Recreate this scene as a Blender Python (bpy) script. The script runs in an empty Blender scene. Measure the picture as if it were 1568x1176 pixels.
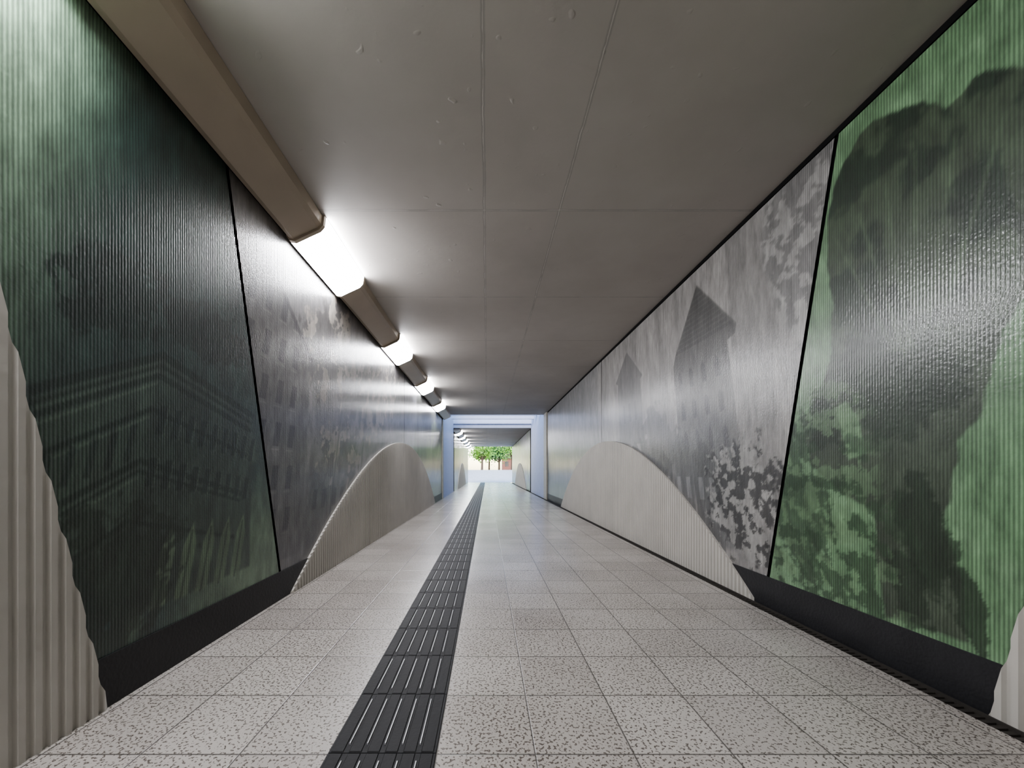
import bpy, bmesh, math, random
import numpy as np
from mathutils import Vector
random.seed(4)
C = bpy.context.collection
# ------------------------------------------------------------ dimensions (metres)
XL, XR, H = -1.40, 1.82, 2.65
Y_BACK, Y_P1, Y_P2, Y_END = -6.0, 11.9, 15.6, 27.5
TP, TX, TY = .303, -.155, .243      # floor tile pitch and phase
XD = 1.715                           # floor edge at the drain

# ------------------------------------------------------------ helpers
def new_mat(name):
    m = bpy.data.materials.new(name); m.use_nodes = True
    nt = m.node_tree
    return m, nt, nt.nodes['Principled BSDF']
def nd(nt, typ, ins=None, **kw):
    n = nt.nodes.new(typ)
    for k, v in kw.items(): setattr(n, k, v)
    for k, v in (ins or {}).items():
        if hasattr(v, 'is_linked') or isinstance(v, bpy.types.NodeSocket): nt.links.new(v, n.inputs[k])
        else: n.inputs[k].default_value = v
    return n
def mth(nt, op, a, b=0.0, c=0.0):
    return nd(nt, 'ShaderNodeMath', {0: a, 1: b, 2: c}, operation=op).outputs[0]
def mix(nt, f, a, b, bt='MIX'):
    n = nt.nodes.new('ShaderNodeMix'); n.data_type = 'RGBA'; n.blend_type = bt
    for i, v in ((0, f), (6, a), (7, b)):
        if isinstance(v, bpy.types.NodeSocket): nt.links.new(v, n.inputs[i])
        else: n.inputs[i].default_value = v
    return n.outputs[2]
def ramp(nt, f, p0, p1, c0=(0,0,0,1), c1=(1,1,1,1)):
    r = nd(nt, 'ShaderNodeValToRGB', {0: f}); e = r.color_ramp.elements
    e[0].position = p0; e[1].position = p1; e[0].color = c0; e[1].color = c1
    return r.outputs[0]
def coords(nt):
    o = nd(nt, 'ShaderNodeTexCoord').outputs['Object']
    s = nd(nt, 'ShaderNodeSeparateXYZ', {0: o})
    return o, s.outputs[0], s.outputs[1], s.outputs[2]
def noise(nt, v, sc, det=4, rough=.55):
    return nd(nt, 'ShaderNodeTexNoise', {'Vector': v, 'Scale': sc, 'Detail': det, 'Roughness': rough}).outputs['Fac']
def simple(name, col, rough=.6, metal=0, var=.12, nsc=8, bump=0.0, spec=.5):
    m, nt, b = new_mat(name)
    o, x, y, z = coords(nt)
    n = noise(nt, o, nsc, 2)
    c0 = tuple(c*(1-var) for c in col)+(1,); c1 = tuple(min(1, c*(1+var)) for c in col)+(1,)
    nt.links.new(ramp(nt, n, .3, .7, c0, c1), b.inputs['Base Color'])
    b.inputs['Roughness'].default_value = rough; b.inputs['Metallic'].default_value = metal
    b.inputs['Specular IOR Level'].default_value = spec
    if bump:
        bp = nd(nt, 'ShaderNodeBump', {'Height': noise(nt, o, nsc*8, 1), 'Strength': bump, 'Distance': .004})
        nt.links.new(bp.outputs[0], b.inputs['Normal'])
    return m
def mesh_obj(name, verts, faces, mat, smooth=False, parent=None):
    me = bpy.data.meshes.new(name); me.from_pydata(verts, [], faces); me.update()
    ob = bpy.data.objects.new(name, me); C.objects.link(ob)
    mats = mat if isinstance(mat, (list, tuple)) else [mat]
    for m in mats: me.materials.append(m)
    if smooth:
        for p in me.polygons: p.use_smooth = True
    if parent: ob.parent = parent
    return ob
class Acc:
    def __init__(s): s.v = []; s.f = []; s.m = []
    def box(s, x0, x1, y0, y1, z0, z1, mi=0):
        b = len(s.v)
        s.v += [(x0,y0,z0),(x1,y0,z0),(x1,y1,z0),(x0,y1,z0),(x0,y0,z1),(x1,y0,z1),(x1,y1,z1),(x0,y1,z1)]
        for q in ((0,3,2,1),(4,5,6,7),(0,1,5,4),(1,2,6,5),(2,3,7,6),(3,0,4,7)):
            s.f.append(tuple(b+i for i in q)); s.m.append(mi)
    def bar(s, x0, x1, y0, y1, z0, z1, c, mi=0):   # chamfered-top bar
        b = len(s.v)
        s.v += [(x0,y0,z0),(x1,y0,z0),(x1,y1,z0),(x0,y1,z0),(x0+c,y0+c,z1),(x1-c,y0+c,z1),(x1-c,y1-c,z1),(x0+c,y1-c,z1)]
        for q in ((4,5,6,7),(0,1,5,4),(1,2,6,5),(2,3,7,6),(3,0,4,7)):
            s.f.append(tuple(b+i for i in q)); s.m.append(mi)
    def extrude(s, prof, y0, y1, mi=0, caps=True, mis=None):  # prof list of (x,z), extruded along y
        b = len(s.v); n = len(prof)
        s.v += [(x,y0,z) for x,z in prof]+[(x,y1,z) for x,z in prof]
        for i in range(n):
            j = (i+1) % n; s.f.append((b+i,b+j,b+n+j,b+n+i)); s.m.append(mis[i] if mis else mi)
        if caps:
            s.f.append(tuple(b+i for i in reversed(range(n)))); s.m.append(mi)
            s.f.append(tuple(b+n+i for i in range(n))); s.m.append(mi)
    def make(s, name, mats, parent=None, smooth=False, recalc=True):
        ob = mesh_obj(name, s.v, s.f, mats, smooth, parent)
        for p, mi in zip(ob.data.polygons, s.m): p.material_index = mi
        if recalc:
            bm = bmesh.new(); bm.from_mesh(ob.data); bmesh.ops.recalc_face_normals(bm, faces=bm.faces); bm.to_mesh(ob.data); bm.free()
        return ob
def empty(name, loc=(0,0,0)):
    e = bpy.data.objects.new(name, None); C.objects.link(e); e.location = loc; return e

# ------------------------------------------------------------ materials
def floor_material():
    m, nt, b = new_mat('speckled_floor_tile')
    o, x, y, z = coords(nt)
    u = mth(nt,'DIVIDE', mth(nt,'SUBTRACT', x, TX), TP); v = mth(nt,'DIVIDE', mth(nt,'SUBTRACT', y, TY), TP)
    def edge(t):
        f = mth(nt,'FRACT', t); return mth(nt,'MINIMUM', f, mth(nt,'SUBTRACT', 1.0, f))
    e = mth(nt,'MINIMUM', edge(u), edge(v))
    grout = ramp(nt, e, .004, .011, (1,1,1,1), (0,0,0,1))
    cell = nd(nt,'ShaderNodeCombineXYZ', {0: mth(nt,'FLOOR',u), 1: mth(nt,'FLOOR',v)}).outputs[0]
    rnd = nd(nt,'ShaderNodeTexWhiteNoise', {'Vector': cell}, noise_dimensions='3D').outputs['Value']
    base = mix(nt, rnd, (.350,.326,.304,1), (.415,.390,.364,1))
    big = noise(nt, o, 1.3, 2)
    base = mix(nt, ramp(nt, big, .35,.65), base, mix(nt, 1.0, base, (.88,.87,.86,1), 'MULTIPLY'))
    s1 = noise(nt, o, 105, 1, .5)
    sp = ramp(nt, mth(nt,'ADD', s1, mth(nt,'MULTIPLY', mth(nt,'SUBTRACT', big, .5), .12)), .555, .62)
    c = mix(nt, mth(nt,'MULTIPLY', sp, .85), base, (.055,.043,.035,1))
    c = mix(nt, mth(nt,'MULTIPLY', grout, .9), c, (.07,.065,.06,1))
    nt.links.new(c, b.inputs['Base Color'])
    r = mth(nt,'ADD', .15, mth(nt,'MULTIPLY', s1, .18))
    nt.links.new(r, b.inputs['Roughness'])
    bp = nd(nt,'ShaderNodeBump', {'Height': mth(nt,'SUBTRACT', 1.0, grout), 'Strength': .4, 'Distance': .002})
    nt.links.new(bp.outputs[0], b.inputs['Normal'])
    return m
def ceiling_material():
    m, nt, b = new_mat('painted_concrete_ceiling')
    o, x, y, z = coords(nt)
    nz = noise(nt,o,5,4,.65)
    wob = mth(nt,'MULTIPLY', mth(nt,'SUBTRACT', nz, .5), .02)
    xw = mth(nt,'ADD', x, wob); yw = mth(nt,'ADD', y, wob)
    l1 = mth(nt,'ABSOLUTE', mth(nt,'SUBTRACT', xw, -.02)); l2 = mth(nt,'ABSOLUTE', mth(nt,'SUBTRACT', xw, .495))
    f = mth(nt,'FRACT', mth(nt,'DIVIDE', mth(nt,'SUBTRACT', yw, 2.565), 1.28))
    l3 = mth(nt,'MULTIPLY', mth(nt,'MINIMUM', f, mth(nt,'SUBTRACT', 1.0, f)), 1.28)
    d = mth(nt,'MINIMUM', mth(nt,'MINIMUM', l1, l2), l3)
    line = ramp(nt, d, .001, .0045, (1,1,1,1), (0,0,0,1))
    pat = noise(nt, o, .9, 4, .6)
    c = mix(nt, ramp(nt, pat, .3,.7), (.415,.385,.352,1), (.50,.47,.435,1))
    c = mix(nt, mth(nt,'MULTIPLY', line, ramp(nt, nz, .38,.6)), c, (.72,.69,.65,1))
    edgeD = ramp(nt, d, .004, .012, (1,1,1,1), (0,0,0,1))
    c = mix(nt, mth(nt,'MULTIPLY', mth(nt,'SUBTRACT', edgeD, line), .5), c, (.15,.14,.13,1))
    nt.links.new(c, b.inputs['Base Color']); b.inputs['Roughness'].default_value = .6
    pit = ramp(nt, noise(nt,o,14,1), .72,.76)
    hgt = mth(nt,'ADD', mth(nt,'MULTIPLY', noise(nt,o,28,2,.6), .5), pit)
    bp = nd(nt,'ShaderNodeBump', {'Height': hgt, 'Strength': .3, 'Distance': .004})
    nt.links.new(bp.outputs[0], b.inputs['Normal'])
    return m
def mural_material(name):
    m, nt, b = new_mat(name)
    o, x, y, z = coords(nt)
    a = nd(nt,'ShaderNodeAttribute', attribute_name='print').outputs['Color']
    st = nd(nt,'ShaderNodeVectorMath', {0: o, 1: (1, 1, .22)}, operation='MULTIPLY').outputs[0]
    g = ramp(nt, noise(nt, st, 26, 5, .7), .25, .75, (.62,.62,.62,1), (1.34,1.34,1.34,1))
    c = mix(nt, 1.0, a, g, 'MULTIPLY')
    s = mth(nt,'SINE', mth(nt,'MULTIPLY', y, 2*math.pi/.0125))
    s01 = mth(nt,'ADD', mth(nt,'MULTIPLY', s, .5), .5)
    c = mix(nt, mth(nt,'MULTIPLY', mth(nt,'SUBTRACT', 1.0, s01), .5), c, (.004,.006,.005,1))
    nt.links.new(c, b.inputs['Base Color'])
    peel = noise(nt, o, 75, 1, .6)
    hgt = mth(nt,'ADD', s01, mth(nt,'MULTIPLY', peel, 1.5))
    b.inputs['Roughness'].default_value = .45
    b.inputs['Coat Weight'].default_value = .62; b.inputs['Coat Roughness'].default_value = .2; b.inputs['Coat IOR'].default_value = 1.58
    bp = nd(nt,'ShaderNodeBump', {'Height': hgt, 'Strength': .38, 'Distance': .0016})
    nt.links.new(bp.outputs[0], b.inputs['Normal']); nt.links.new(bp.outputs[0], b.inputs['Coat Normal'])
    return m
M_floor = floor_material(); M_ceil = ceiling_material(); M_mural = mural_material('ribbed_printed_mural')
M_white = simple('white_ribbed_paint', (.45,.43,.395), .5, var=.06, nsc=3, bump=.3)
M_dark = simple('dark_wall_backing', (.010,.010,.010), .9, spec=.1)
M_skirt = simple('black_skirting', (.018,.018,.020), .45, bump=.4)
M_cream = simple('cream_pier_paint', (.50,.47,.39), .55)
M_shaft = simple('pale_shaft_paint', (.50,.52,.62), .6, var=.04)
M_trunk = simple('beige_trunking', (.42,.355,.28), .38, var=.05, nsc=3)
M_tact = simple('charcoal_tactile_tile', (.010,.010,.011), .6, bump=.3, spec=.3)
M_rid = simple('steel_tactile_ridge', (.32,.32,.33), .4, metal=.3)
M_iron = simple('drain_iron', (.03,.026,.022), .6)
M_pave = simple('pale_paving', (.55,.50,.48), .8, var=.08, nsc=2)
M_grass = simple('grass', (.10,.20,.05), .9, var=.4, nsc=6)
M_asph = simple('street_asphalt', (.16,.16,.17), .9)
M_bark = simple('bark', (.09,.06,.045), .9, var=.3)
M_leaf = simple('leaf_green', (.20,.38,.06), .6, var=.5, nsc=3)
M_leaf2 = simple('leaf_dark', (.06,.15,.05), .6, var=.5, nsc=3)
M_brick = simple('red_brick', (.25,.10,.08), .8, var=.3, nsc=9)
M_roof = simple('roof_tile', (.09,.07,.07), .8, var=.3)
M_glass = simple('dark_window_glass', (.04,.05,.07), .1)
def emis(name, col, st):
    m, nt, b = new_mat(name)
    o, x, y, z = coords(nt)
    b.inputs['Base Color'].default_value = (.85,.86,.88,1)
    c = ramp(nt, noise(nt, o, 2, 1), .3, .7, tuple(.96*k for k in col)+(1,), col+(1,))
    nt.links.new(c, b.inputs['Emission Color']); b.inputs['Emission Strength'].default_value = st
    return m
M_lamp = emis('lamp_diffuser', (.96,.96,1.0), 60)

# ------------------------------------------------------------ shell
a = Acc(); a.box(XL-.25, XD, Y_BACK, Y_END+.6, -.12, 0); a.make('floor', M_floor)
a = Acc(); a.box(XL-.25, XR+.25, Y_BACK, Y_P1, H, H+.3); a.box(XL-.25, XR+.25, Y_P2, Y_END, H, H+.3); a.make('ceiling', M_ceil)
a = Acc(); a.box(XL-.25, XL-.013, Y_BACK, Y_P1, 0, H); a.box(XL-.25, XL-.013, Y_P2, Y_END, 0, H); a.make('wall_left', M_dark)
a = Acc(); a.box(XR+.013, XR+.25, Y_BACK, Y_P1, -.12, H); a.box(XR+.013, XR+.25, Y_P2, Y_END, -.12, H); a.make('wall_right', M_dark)
a = Acc(); a.box(XL-.25, XR+.25, Y_BACK-.2, Y_BACK, -.12, H+.3); a.make('wall_back', M_white)
# open daylight shaft between the two tunnel sections
a = Acc()
a.box(XL-.25, XL, Y_P1, Y_P2, 0, 3.7); a.box(XR, XR+.25, Y_P1, Y_P2, -.12, 3.7)
a.box(XL-.25, XR+.25, Y_P1-.2, Y_P1, H+.3, 3.7); a.box(XL-.25, XR+.25, Y_P2, Y_P2+.2, H+.3, 3.7)
for yy in (12.7, 13.7, 14.7): a.box(XL, XR, yy, yy+.10, 2.9, 3.1)
a.make('wall_lightwell', M_shaft)
a = Acc(); a.box(XL, XR, Y_P2-.04, Y_P2, H, H+.45); a.box(XL, XR, Y_P2-.10, Y_P2-.04, H+.16, H+.22); a.box(XL, XR, Y_P1, Y_P1+.04, H, H+.35)
a.make('trim_1', M_shaft)
a = Acc(); a.box(XR-.03, XR+.012, 11.36, Y_P1, -.02, H); a.box(XL-.012, XL+.02, 11.61, Y_P1, 0, H-.2); a.make('trim_2', M_cream)
# drain channel along right wall
a = Acc(); a.box(XD+.001, XR-.021, Y_BACK, Y_END, -.12, -.050)
for x in (XD+.002, XR-.030): a.box(x, x+.008, Y_BACK, Y_END, -.050, -.006)
y = 0.6
while y < 11.8:
    a.box(XD+.01, XR-.030, y, y+.018, -.050, -.016); y += .030
a.make('drain_channel', M_iron)

# ------------------------------------------------------------ numpy noise for the printed artwork
def vnoise(x, y, seed):
    xi = np.floor(x).astype(np.int64); yi = np.floor(y).astype(np.int64)
    fx = x-xi; fy = y-yi; fx = fx*fx*(3-2*fx); fy = fy*fy*(3-2*fy)
    def h(a, b):
        n = (a*374761393 + b*668265263 + seed*1442695041) & 0xffffffff
        n = ((n ^ (n >> 13))*1274126177) & 0xffffffff
        return ((n ^ (n >> 16)) & 0xffff)/65535.0
    return (h(xi,yi)*(1-fx)+h(xi+1,yi)*fx)*(1-fy)+(h(xi,yi+1)*(1-fx)+h(xi+1,yi+1)*fx)*fy
def fbm(x, y, seed, o=4):
    s = 0; a = .5; t = 0
    for i in range(o):
        s = s+a*vnoise(x*2**i, y*2**i, seed+i*17); t += a; a *= .58
    return s/t
def sst(a, b, x):
    t = np.clip((x-a)/(b-a), 0, 1); return t*t*(3-2*t)
def poly(y, z, pts, soft=.02, warp=0.0):
    if warp:
        y, z = y+warp*(fbm(y*12,z*12,201)-.5)*2, z+warp*(fbm(y*12,z*12,207)-.5)*2
    ins = np.zeros(y.shape, bool); d = np.full(y.shape, 9e9)
    n = len(pts)
    for i in range(n):
        (x0,y0),(x1,y1) = pts[i], pts[(i+1)%n]
        c = ((y0 > z) != (y1 > z))
        ins ^= c & (y < (x1-x0)*(z-y0)/((y1-y0) if y1 != y0 else 1e-9)+x0)
        ex, ey = x1-x0, y1-y0; t = np.clip(((y-x0)*ex+(z-y0)*ey)/(ex*ex+ey*ey+1e-12), 0, 1)
        d = np.minimum(d, np.hypot(y-x0-t*ex, z-y0-t*ey))
    return sst(-1, 1, np.where(ins, d, -d)/soft)
def seg(y, z, p, q, w, soft=.012):
    ex, ey = q[0]-p[0], q[1]-p[1]; t = np.clip(((y-p[0])*ex+(z-p[1])*ey)/(ex*ex+ey*ey), 0, 1)
    d = np.hypot(y-p[0]-t*ex, z-p[1]-t*ey); return 1-sst(w, w+soft, d)
def lerp(c, k, m): return c*(1-m[..., None]) + np.array(k)*m[..., None]
def blob(y, z, c, r, seed, e=.5, fr=14):
    d = np.hypot((y-c[0])/r[0], (z-c[1])/r[1]) + (fbm(y*fr, z*fr, seed, 5)-.5)*e*2
    return 1-sst(.88, 1.06, d)
def rect(y, z, y0, y1, z0, z1, soft=.008):
    return sst(0, soft, y-y0)*sst(0, soft, y1-y)*sst(0, soft, z-z0)*sst(0, soft, z1-z)
def leaves(y, z, s, seed, lo=.49, hi=.54): return sst(lo, hi, fbm(y*s, z*s, seed, 5))

def left_green(y, z):
    n = fbm(y*3, z*2, 5); c = np.zeros(y.shape+(3,))+np.array((.045,.083,.062))
    c = lerp(c, (.028,.058,.053), sst(1.35, 1.9, y+.25*z)*.8)
    c = lerp(c, (.26,.38,.26), (1-sst(.85, 1.45, y+.10*(2.5-z)+.2*(n-.5))))  # paler near end: partly printed green, partly light painted into the colour
    c = lerp(c, (.20,.29,.19), (1-sst(.3,.95, z+.3*(n-.5)))*sst(1.9,2.5,y)*.9)
    c = lerp(c, (.10,.165,.11), sst(.5,.7,n)*(1-sst(.3,1.5,z)))
    tr = np.maximum(blob(y,z,(1.46,1.55),(.19,.18),3,.8), blob(y,z,(1.95,1.55),(.32,.14),8,.8))
    c = lerp(c, (.012,.028,.022), tr*.8)
    fac = poly(y,z,[(1.27,1.10),(1.69,1.36),(2.4,1.18),(2.6,.30),(1.75,.28),(1.42,.70)], .012)
    c = lerp(c, (.065,.10,.072), fac*.7)
    c = lerp(c, (.025,.045,.035), poly(y,z,[(1.69,1.36),(2.4,1.18),(2.6,.30),(1.75,.28)],.01)*.45)
    for o,w in ((0,.014),(.045,.006),(.09,.010),(.24,.007),(.46,.009),(.50,.004),(.70,.006)):
        s = np.maximum(seg(y,z,(1.26,1.12-o),(1.70,1.37-o),w,.008), seg(y,z,(1.70,1.37-o),(2.4,1.20-o),w,.008))
        c = lerp(c, (.012,.028,.02), s*.75)
        c = lerp(c, (.13,.19,.14), seg(y,z,(1.26,1.095-o-w),(1.70,1.345-o-w),.002,.006)*.5)
    for k in range(9):
        y0 = 1.74+.085*k
        for z0,hh in ((.97,.14),(.75,.13)):
            zz = z0+.05-.03*k*.4
            c = lerp(c, (.014,.03,.024), rect(y,z,y0,y0+.045,zz,zz+hh)*.8)
            c = lerp(c, (.11,.16,.12), rect(y,z,y0+.045,y0+.053,zz,zz+hh,.003)*.5)
    for k in range(5):
        y0 = 1.34+.07*k; c = lerp(c, (.014,.03,.024), rect(y,z,y0,y0+.035,.78+.03*k,.92+.035*k)*.7)
    for k, yy in enumerate((1.90,2.03,2.16,2.29,2.42)):
        c = lerp(c, (.17,.25,.15), poly(y,z,[(yy,.28),(yy+.08,.28),(yy+.08,.52),(yy+.04,.62),(yy,.52)],.006)*.6)
        c = lerp(c, (.02,.04,.025), seg(y,z,(yy+.04,.28),(yy+.04,.58),.004,.006)*.7)
    sh = blob(y,z,(1.70,.42),(.30,.28),12,.9); c = lerp(c,(.018,.035,.022), sh*.75)
    return c*(.55+.9*fbm(y*18,z*9,9,5)[...,None])
def left_grey(y, z):
    n = fbm(y*1.4, z*1.2, 21); c = np.zeros(y.shape+(3,))+np.array((.15,.142,.142))
    c = lerp(c, (.22,.21,.205), sst(.45,.7,n))
    f = leaves(y, z, 9, 33)
    for cy_,cz_,ry,rz,sd in ((3.4,1.95,.55,.50,31),(4.7,1.75,.7,.55,36),(5.6,2.0,.5,.4,39),(3.9,1.0,.5,.35,43)):
        m = blob(y,z,(cy_,cz_),(ry,rz),sd,.7,8)
        c = lerp(c, (.075,.07,.068), m*.75); c = lerp(c, (.34,.31,.27), m*f*.75)
    fac = poly(y,z,[(2.1,.25),(2.1,2.3),(2.45,2.15),(3.05,1.75),(3.25,.25)],.012)
    c = lerp(c, (.11,.105,.105), fac*.75)
    for k in range(6):
        z0 = .45+.29*k
        for j in range(4):
            y0 = 2.36+.19*j-.28*(z0-.45)*.5
            c = lerp(c, (.045,.045,.05), rect(y,z,y0,y0+.085,z0,z0+.17)*fac*.75)
            c = lerp(c, (.22,.21,.20), rect(y,z,y0-.012,y0+.097,z0-.022,z0-.008,.004)*fac*.6)
    c = lerp(c, (.04,.04,.042), seg(y,z,(2.45,2.15),(3.05,1.75),.015,.01)*.8)
    for k in range(7):
        y0 = 3.3+.42*k; hz = .85+.12*math.sin(k*2.3)
        c = lerp(c, (.10+.03*(k%2),)*3, poly(y,z,[(y0,.2),(y0,hz),(y0+.2,hz+.16),(y0+.4,hz),(y0+.4,.2)],.01)*.7)
        c = lerp(c, (.035,.035,.04), np.maximum(rect(y,z,y0+.06,y0+.15,.55,.72), rect(y,z,y0+.24,y0+.33,.55,.72))*.7)
    for yy in (3.75,4.5,5.3): c = lerp(c, (.04,.04,.04), seg(y,z,(yy,.2),(yy+.05,1.6),.012,.012)*.6)
    c = lerp(c, (.07,.07,.08), (1-sst(.15,.5,z+.3*(n-.5)))*.5)
    return c*(.5+1.0*fbm(y*14,z*8,29,5)[...,None])
def left_far(y, z):
    n = fbm(y*1.2, z*1.6, 41); c = np.zeros(y.shape+(3,))+np.array((.17,.17,.185))
    c = lerp(c, (.05,.055,.045), sst(7.5,7.7,y)*(.6+.4*sst(.4,.6,n)))
    c = lerp(c, (.14,.18,.10), sst(.5,.6,fbm(y*2,z*2,45))*sst(9,9.5,y)*.8)
    c = lerp(c, (.012,.012,.012), (1-sst(.3,.9,z+.5*(n-.5)))*sst(7.5,8,y))
    return c*(.55+.9*fbm(y*6,z*5,49,5)[...,None])
HEART = [(1.66,2.38),(1.58,2.47),(1.48,2.545),(1.40,2.56),(1.34,2.53),(1.27,2.49),(1.20,2.44),(1.14,2.33),(1.10,2.33),(1.05,2.37),(1.0,2.36),(.95,2.30),(.90,2.2),(.84,2.0),
 (.86,1.80),(.96,1.62),(1.08,1.50),(1.18,1.38),(1.23,1.24),(1.30,1.10),(1.40,.98),(1.46,.8),(1.52,.65),(1.5,.45),(1.53,.22),(1.85,.2),(1.84,.45),(1.80,.68),(1.95,.75),(2.12,.9),(2.12,1.1),(1.98,1.3),(1.86,1.5),(1.80,1.75),(1.78,2.0),(1.73,2.22)]
def right_green(y, z):
    n = fbm(y*4, z*3, 61); c = np.zeros(y.shape+(3,))+np.array((.145,.252,.135))
    c = lerp(c, (.185,.305,.172), sst(.45,.65,n))
    lowm = 1-sst(1.2,1.6,z)
    hp = poly(y, z, HEART, .008, .018)
    inner = fbm(y*7, z*6, 66, 5)
    dk = np.zeros_like(c)+np.array((.018,.036,.019)); dk = lerp(dk, (.055,.082,.047), sst(.42,.58,inner))
    dk = lerp(dk, (.070,.092,.062), lowm*.8)  # glare over the lower part, painted in as a lighter tone
    c = c*(1-hp[...,None])+dk*hp[...,None]
    for k in range(6):
        c = lerp(c, (.10,.15,.085), seg(y,z,(1.50,1.2),(1.0+.14*k,2.25-.05*abs(k-2)),.004,.010)*hp*.35)
    c = lerp(c, (.018,.034,.018), blob(y,z,(1.62,1.22),(.20,.22),131,.7)*.8)
    c = lerp(c, (.165,.28,.15), poly(y,z,[(1.78,.95),(1.88,.93),(1.90,1.2),(1.84,1.23),(1.79,1.16)],.006,.012)*.9)
    for k,(cy_,cz_,ry,rz) in enumerate([(1.60,.62,.10,.24),(2.0,1.15,.13,.17),(1.42,1.25,.12,.18),(1.7,1.40,.10,.12),(1.72,.34,.08,.16),(1.50,.38,.05,.16)]):
        c = lerp(c, (.015,.030,.015), blob(y,z,(cy_,cz_),(ry,rz),140+k,.7)*.8)
    c = lerp(c, (.17,.28,.15), blob(y,z,(2.05,.62),(.12,.14),69,.6)*.6)
    c = lerp(c, (.028,.055,.028), blob(y,z,(2.3,.7),(.24,.45),71,.9)*.75)
    c = lerp(c, (.15,.24,.13), leaves(y,z,13,75,.50,.55)*lowm*sst(1.65,1.85,y)*.6)
    c = lerp(c, (.022,.05,.022), blob(y,z,(1.30,.34),(.05,.14),73,.5)*.7)
    c = lerp(c, (.03,.065,.03), leaves(y,z,10,77,.55,.60)*sst(1.5,1.9,y)*(1-sst(.9,1.4,z))*.8)
    return c*(.65+.7*fbm(y*20,z*12,79,5)[...,None])
def right_grey(y, z):
    n = fbm(y*1.1, z*.8, 81); c = np.zeros(y.shape+(3,))+np.array((.34,.325,.31))
    c = lerp(c, (.26,.25,.24), sst(.45,.62,fbm(y*7,z*.9,83))*.8)
    sp = poly(y,z,[(3.02,2.52),(2.57,1.97),(2.60,1.90),(2.70,1.88),(2.72,.75),(3.66,.75),(3.60,1.5),(3.58,1.9),(3.52,2.0)],.007)
    c = lerp(c, (.105,.102,.098), sp*(.95-.35*(1-sst(1.0,2.0,z))))
    c = lerp(c, (.07,.068,.066), poly(y,z,[(3.02,2.50),(2.60,1.97),(3.50,2.0)],.008)*.7)
    for k in range(11):
        zz = 1.98+.045*k; c = lerp(c, (.14,.137,.13), seg(y,z,(2.6,zz),(3.5,zz+.01),.003,.006)*.5*sp)
    for k in range(8):
        zz = .85+.13*k; c = lerp(c, (.17,.17,.165), seg(y,z,(2.72,zz),(3.6,zz+.02),.004,.008)*.35*sp)
    for j in range(4):
        for k in range(3):
            y0 = 2.84+.2*j; z0 = 1.05+.29*k
            c = lerp(c, (.03,.03,.03), poly(y,z,[(y0,z0),(y0+.07,z0),(y0+.07,z0+.14),(y0+.035,z0+.19),(y0,z0+.14)],.006)*.8)
    sp2 = poly(y,z,[(4.80,2.45),(4.35,2.02),(4.42,1.98),(4.45,1.2),(5.30,1.2),(5.22,2.08),(5.30,2.12)],.010)
    c = lerp(c, (.13,.127,.125), sp2*.85)
    for k in range(3): c = lerp(c, (.045,.045,.045), rect(y,z,4.6+.2*k,4.68+.2*k,1.5,1.75)*.8)
    c = lerp(c, (.06,.06,.06), blob(y,z,(4.1,1.2),(.45,.35),87,.7,8)*.6)
    c = lerp(c, (.15,.15,.155), sst(.4,.55,fbm(y*2,z*2,88))*(1-sst(.8,1.9,z))*.7)
    for k in range(5):
        y0 = 3.05+.38*k; hz = 1.0+.1*math.sin(k*1.9)
        c = lerp(c,(.10+.03*(k%2),)*3,poly(y,z,[(y0,.25),(y0,hz),(y0+.18,hz+.15),(y0+.36,hz),(y0+.36,.25)],.01)*.75)
        c = lerp(c,(.29,.29,.29),np.maximum(rect(y,z,y0+.05,y0+.13,.62,.82),rect(y,z,y0+.22,y0+.30,.62,.82))*.6)
    fo = leaves(y,z,17,90,.47,.54)
    t1 = blob(y,z,(2.75,.62),(.42,.48),92,.7)
    c = lerp(c,(.045,.045,.045),t1*.88); c = lerp(c,(.42,.41,.39),t1*fo*.75)
    t2 = poly(y,z,[(1.55,2.75),(2.10,2.7),(2.25,2.3),(2.12,1.75),(2.05,1.5),(1.8,1.7)],.04,.04)
    c = lerp(c,(.17,.168,.164),t2*.7); c = lerp(c,(.44,.43,.41),t2*leaves(y,z,13,96,.49,.56)*.65)
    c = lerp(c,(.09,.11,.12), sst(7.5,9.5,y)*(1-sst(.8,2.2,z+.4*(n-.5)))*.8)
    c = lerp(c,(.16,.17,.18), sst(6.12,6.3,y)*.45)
    return c*(.65+.7*fbm(y*12,z*3,94,5)[...,None])
def second_green(y, z):
    n = fbm(y*.8, z*1.2, 101); c = np.zeros(y.shape+(3,))+np.array((.08,.12,.07))
    c = lerp(c,(.16,.23,.13),sst(.5,.6,n)); c = lerp(c,(.12,.12,.14),sst(.5,.6,fbm(y*.5,z*.3,104)))
    return c*(.6+.8*fbm(y*4,z*4,107)[...,None])

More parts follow.
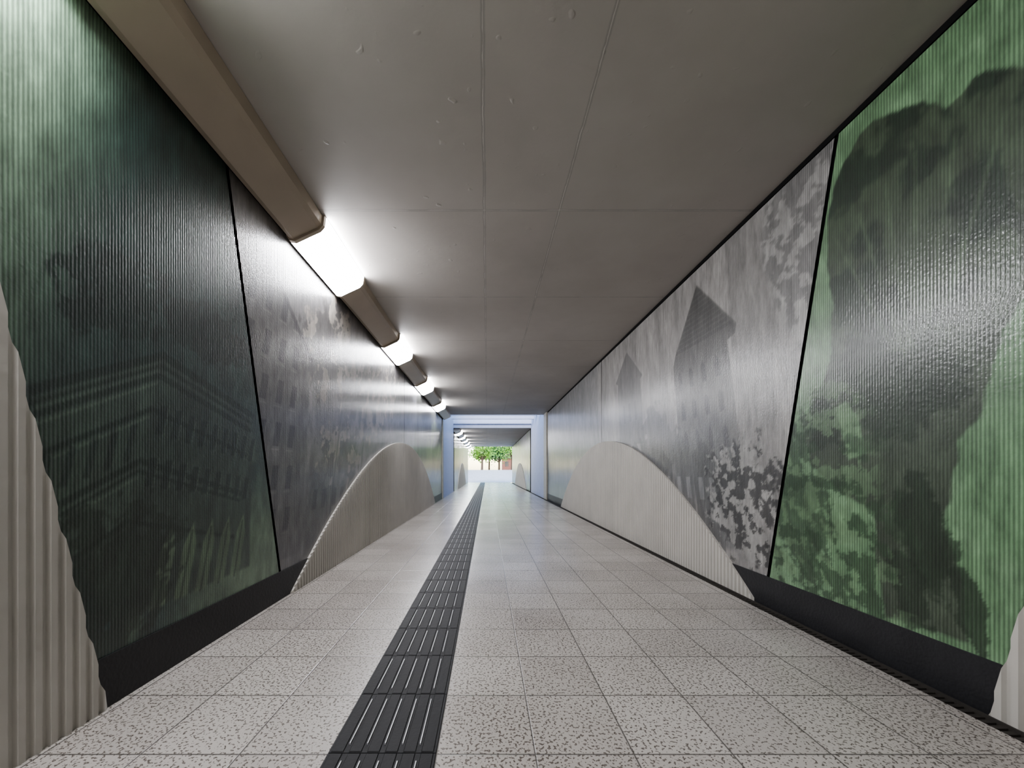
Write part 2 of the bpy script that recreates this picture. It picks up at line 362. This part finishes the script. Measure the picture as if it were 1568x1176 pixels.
def art_coords(side, Y, Z):
    """wall position -> artwork drawing coordinates"""
    X, Xn = (-1.45, XL) if side < 0 else (1.88, XR)
    dz = Z-.87
    for _ in range(3):
        k = Xn/(1.002*X+.0149*dz); dz = (Z-.87)/(1.0264*k)
    return (Y/k-.0625*X-.2253*dz)/.972, dz+.87
def panel(x, side, y0a, y0b, y1a, y1b, z0, z1, fn, step=.009):
    """flat printed panel; left/right edges run from (y*a at z=0) with slope *b"""
    nz = int((z1-z0)/step)+1; ny = int((max(y1a, y1a+y1b*z1)-min(y0a, y0a+y0b*z1))/step)+1
    t = np.linspace(z0, z1, nz)[:, None]; s = np.linspace(0, 1, ny)[None, :]
    ya = y0a+y0b*t; yb = y1a+y1b*t; Y = ya+(yb-ya)*s; Z = t+0*Y
    co = np.stack([np.full(Y.shape, x), Y, Z], -1).reshape(-1, 3)
    idx = np.arange(nz*ny).reshape(nz, ny)
    q = np.stack([idx[:-1,:-1], idx[:-1,1:], idx[1:,1:], idx[1:,:-1]], -1).reshape(-1, 4)
    if side > 0: q = q[:, ::-1]
    me = bpy.data.meshes.new('printed_mural_panel')
    me.vertices.add(len(co)); me.vertices.foreach_set('co', co.ravel().astype(np.float32))
    me.loops.add(q.size); me.loops.foreach_set('vertex_index', np.ascontiguousarray(q).ravel().astype(np.int32))
    me.polygons.add(len(q)); me.polygons.foreach_set('loop_start', (np.arange(len(q))*4).astype(np.int32))
    me.polygons.foreach_set('loop_total', np.full(len(q), 4, np.int32))
    me.update(calc_edges=True); me.validate()
    at = me.color_attributes.new('print', 'FLOAT_COLOR', 'POINT')
    Ya, Za = art_coords(side, Y, Z)
    col = np.clip(fn(Ya, Za), 0, 1).reshape(-1, 3); col = np.concatenate([col, np.ones((len(col), 1))], 1)
    at.data.foreach_set('color', col.ravel().astype(np.float32))
    me.materials.append(M_mural)
    ob = bpy.data.objects.new('printed_mural_panel', me); C.objects.link(ob)
    return ob
ZL, ZR = 2.51, 2.615
panel(XL, -1, .5, -.2, 2.565, -.223, 0, ZL, left_green)
panel(XL, -1, 2.59, -.223, 6.325, 0, 0, ZL, left_grey)
panel(XL, -1, 6.345, 0, 7.58, 0, 0, ZL, left_far, .025)
panel(XL, -1, 7.60, 0, 11.6, 0, 0, ZL, left_far, .025)
panel(XR, 1, .5, -.2, 2.455, -.196, 0, ZR, right_green)
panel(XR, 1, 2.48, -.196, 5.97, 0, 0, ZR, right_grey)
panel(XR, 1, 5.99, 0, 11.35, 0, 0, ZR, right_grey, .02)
panel(XL, -1, -5.9, 0, .48, -.2, 0, ZL, second_green, .05)
panel(XR, 1, -5.9, 0, .48, -.2, 0, ZR, second_green, .05)
panel(XL, -1, Y_P2+.3, 0, Y_END-.1, 0, 0, ZL, second_green, .06)
panel(XR, 1, Y_P2+.3, 0, Y_END-.1, 0, 0, ZR, second_green, .06)

# skirting
a = Acc(); a.box(XL, XL+.006, -1, 11.59, 0, .19); a.make('baseboard_left', M_skirt)
a = Acc(); a.box(XR-.006, XR, -1, 11.34, -.05, .185); a.make('baseboard_right', M_skirt)

# ------------------------------------------------------------ white ribbed hill-shaped panels
def hill(x, sgn, fn, y0, y1, zb=0.0, pitch=.042):
    prof = [(0,.008),(.28,.008),(.42,.019),(.86,.019)]
    ys = []; k = 0
    while True:
        stop = False
        for u, d in prof:
            yy = y0+(k+u)*pitch
            if yy > y1: stop = True; break
            ys.append((yy, d))
        if stop: break
        k += 1
    ys.append((y1, .01))
    v = []; f = []; n = len(ys)
    for yy, d in ys:
        zt = max(zb+.002, fn(yy)); xx = x-sgn*d
        v += [(xx, yy, zb), (xx, yy, zt), (x, yy, zt)]
    for i in range(n-1):
        b = 3*i
        f.append((b, b+3, b+4, b+1)); f.append((b+1, b+4, b+5, b+2))
    f.append((0, 1, 2)); 
    ob = mesh_obj('white_ribbed_arch_panel', v, f, M_white)
    bm = bmesh.new(); bm.from_mesh(ob.data); bmesh.ops.recalc_face_normals(bm, faces=bm.faces); bm.to_mesh(ob.data); bm.free()
    return ob
def bell(c, w, h0, p=1.0):
    def f(y):
        t = abs(y-c)/w
        return h0*(1-t*t)**p if t < 1 else 0
    return f
def ridge(base, slope, top):
    def f(y):
        l = (base-y)*slope
        k = .12; return -k*math.log(math.exp(-l/k)+math.exp(-top/k)) if l < 6 else top
    return f
hill(XL, -1, bell(6.33, 3.68, 1.33), 2.66, 10.0)
hill(XR, 1, bell(5.87, 3.33, 1.32), 2.55, 9.19, -.04)
hill(XL, -1, ridge(1.374, 4.55, 1.9), -5.8, 1.374)
hill(XR, 1, ridge(1.352, 4.9, 1.9), -5.8, 1.36, -.04)
hill(XL, -1, bell(21, 3.5, 1.3), 17.5, 24.5, 0, .09)
hill(XR, 1, bell(21, 3.5, 1.3), 17.5, 24.5, 0, .09)

# ------------------------------------------------------------ tactile guide strip
a = Acc(); x0, x1 = -.490, -.156; W = x1-x0
y = TY-TP*6
while y < Y_END+.3:
    a.bar(x0+.001, x1-.001, y+.001, y+TP-.001, 0, .004, .0005, 0)
    if y > -1:
        n = 6
        for i in range(n):
            xc = x0+W*(i+.5)/n
            a.bar(xc-.0195, xc+.0195, y+.003, y+TP-.003, .004, .0065, .002, 0)
        for i in range(n-1):
            xc = x0+W*(i+1)/n
            a.bar(xc-.0028, xc+.0028, y+.035, y+TP-.035, .004, .0085, .001, 1)
    y += TP
a.make('tactile_guide_strip', [M_tact, M_rid], recalc=False)

# ------------------------------------------------------------ cove trunking with lamps
lt = empty('fluorescent_light_trunking')
T = 2.646
P0 = [(XL+.001, T), (XL+.001, 2.515), (XL+.025, 2.487), (XL+.055, 2.482), (XL+.220, 2.560), (XL+.245, 2.585), (XL+.255, T)]
P1 = [(XL+.001, T), (XL+.001, 2.505), (XL+.022, 2.474), (XL+.060, 2.468), (XL+.232, 2.548), (XL+.260, 2.580), (XL+.270, T)]
L = .80; starts = [2.64+2.25*k for k in range(-3, 5)]
ta = Acc(); la = Acc(); ca = Acc()
def run(ya, yb, lamps):
    prev = ya
    for s in lamps:
        ta.extrude(P0, prev, s-.03); prev = s+L+.03
        ca.extrude(P1, s-.03, s); ca.extrude(P1, s+L, s+L+.03)
        la.extrude(P1, s, s+L, 0, False, [0,0,1,1,1,1,0])
    ta.extrude(P0, prev, yb)
run(Y_BACK+.01, Y_P1-.01, [s for s in starts if s+L < Y_P1-.1])
run(Y_P2+.05, Y_END, [16.4+2.25*k for k in range(5)])
ta.make('cover', M_trunk, lt); ca.make('end_caps', M_trunk, lt); la.make('diffusers', [M_trunk, M_lamp], lt)
a = Acc(); a.box(XR-.004, XR+.012, Y_BACK, 11.3, ZR+.004, H); a.make('trim_shadow_gap', M_dark)  # dark strip painting in the shade of the gap above the panels

# ------------------------------------------------------------ outside
def zg(y): return 0 if y < 28.5 else (min((y-28.5)/20, 1)*1.0)
v = []; f = []
rows = [28.1, 28.5, 33, 36, 40, 45, 48.5, 53, 59, 120]
for yy in rows:
    for xx in (-30, -4, 5, 30): v.append((xx, yy, zg(yy)-.01))
for i in range(len(rows)-1):
    for j in range(3): f.append((i*4+j, i*4+j+1, i*4+j+5, i*4+j+4))
g = mesh_obj('ground_outside', v, f, [M_pave, M_grass, M_asph])
for k, p in enumerate(g.data.polygons):
    i, j = divmod(k, 3); p.material_index = 2 if rows[i] == 53 else (1 if j != 1 or i > 6 else 0)
def tree(loc, hgt, r, lm, seed, n=1400):
    rnd = random.Random(seed); e = empty('deciduous_tree', loc)
    sv = []; sf = []
    def limb(p, q, r0, r1):
        p, q = Vector(p), Vector(q); d = (q-p).normalized(); u = d.orthogonal().normalized(); w = d.cross(u); b = len(sv)
        for c, rr in ((p, r0), (q, r1)):
            for k in range(8):
                t = k*math.pi/4; sv.append(tuple(c+(u*math.cos(t)+w*math.sin(t))*rr))
        for k in range(8): sf.append((b+k, b+(k+1)%8, b+8+(k+1)%8, b+8+k))
    limb((0,0,-.3), (.05,0,hgt*.45), .16, .11)
    cl = []
    for k in range(9):
        t = k*2.4; rr = r*(.3+.5*rnd.random()); q = (rr*math.cos(t), rr*math.sin(t), hgt*(.42+.5*rnd.random()))
        limb((.05,0,hgt*(.3+.012*k)), q, .06, .02); cl.append(q)
    mesh_obj('trunk', sv, sf, M_bark, True, e)
    lv = []; lf = []
    for k in range(n):
        c = Vector(rnd.choice(cl)); d = Vector((rnd.gauss(0,1), rnd.gauss(0,1), rnd.gauss(0,.8)))*r*.24
        p = c+d; u = Vector((rnd.uniform(-1,1), rnd.uniform(-1,1), rnd.uniform(-1,1))).normalized()*.13; w = u.orthogonal()
        b = len(lv); lv += [tuple(p-u), tuple(p+w*.6), tuple(p+u), tuple(p-w*.6)]; lf.append((b,b+1,b+2,b+3))
    mesh_obj('leaves', lv, lf, lm, False, e)
for i, (x, y, hh, r, lm) in enumerate([(-.7,50,3.8,1.5,M_leaf), (.3,61,4.8,2.0,M_leaf), (1.9,60,3.8,1.6,M_leaf2), (3.6,55,5.5,2.4,M_leaf), (6.5,58,6,2.6,M_leaf2), (-7,70,7,3,M_leaf2), (9,80,8,3,M_leaf2), (2.5,82,6,3.0,M_leaf)]):
    tree((x, y, zg(y)), hh, r, lm, 10+i)
hs = empty('brick_house', (8.5, 98, 1)); a = Acc()
a.box(-4.5,4.5,0,6,0,3.2,0); a.make('walls', M_brick, hs)
a = Acc(); b0 = [(-4.9,3.1),(4.9,3.1),(0,6.0)]; a.extrude(b0, -.4, 6.4); a.make('roof', M_roof, hs)
a = Acc()
for x in (-3.4,-1.4,1.6,3.2): a.box(x-.45,x+.45,-.05,.02,1,2.3)
a.box(-.35,.45,-.06,.02,0,2.1); a.make('openings', M_glass, hs)
rnd = random.Random(9); lv = []; lf = []
for k in range(3500):
    sx = rnd.choice((-1,1)); p = Vector((sx*rnd.uniform(3.4,4.2)+.3, rnd.uniform(32,47), 0)); p.z = zg(p.y)+rnd.uniform(0,.9)
    u = Vector((rnd.uniform(-1,1), rnd.uniform(-1,1), rnd.uniform(-1,1))).normalized()*.12; w = u.orthogonal()
    b = len(lv); lv += [tuple(p-u), tuple(p+w*.7), tuple(p+u), tuple(p-w*.7)]; lf.append((b,b+1,b+2,b+3))
mesh_obj('leafy_hedge', lv, lf, M_leaf2)

# ------------------------------------------------------------ sky
w = bpy.data.worlds.new('sky'); bpy.context.scene.world = w; w.use_nodes = True
nt = w.node_tree; bg = nt.nodes['Background']
sk = nt.nodes.new('ShaderNodeTexSky'); sk.sky_type = 'NISHITA'; sk.sun_elevation = math.radians(38); sk.sun_rotation = math.radians(200)
sk.sun_disc = False; sk.air_density = 1.3
nt.links.new(sk.outputs[0], bg.inputs[0]); bg.inputs[1].default_value = .95
try: bpy.context.scene.view_settings.look = 'AgX - Medium High Contrast'
except Exception: pass

# ------------------------------------------------------------ camera (level, rising-front shift)
cam = bpy.data.cameras.new('camera'); co = bpy.data.objects.new('camera', cam); C.objects.link(co)
cam.sensor_width = 36; cam.lens = 13.2; cam.clip_start = .05
cam.shift_x = .0242; cam.shift_y = .0848
co.location = (0, 0, .87); co.rotation_euler = (math.pi/2, 0, 0)
bpy.context.scene.camera = co
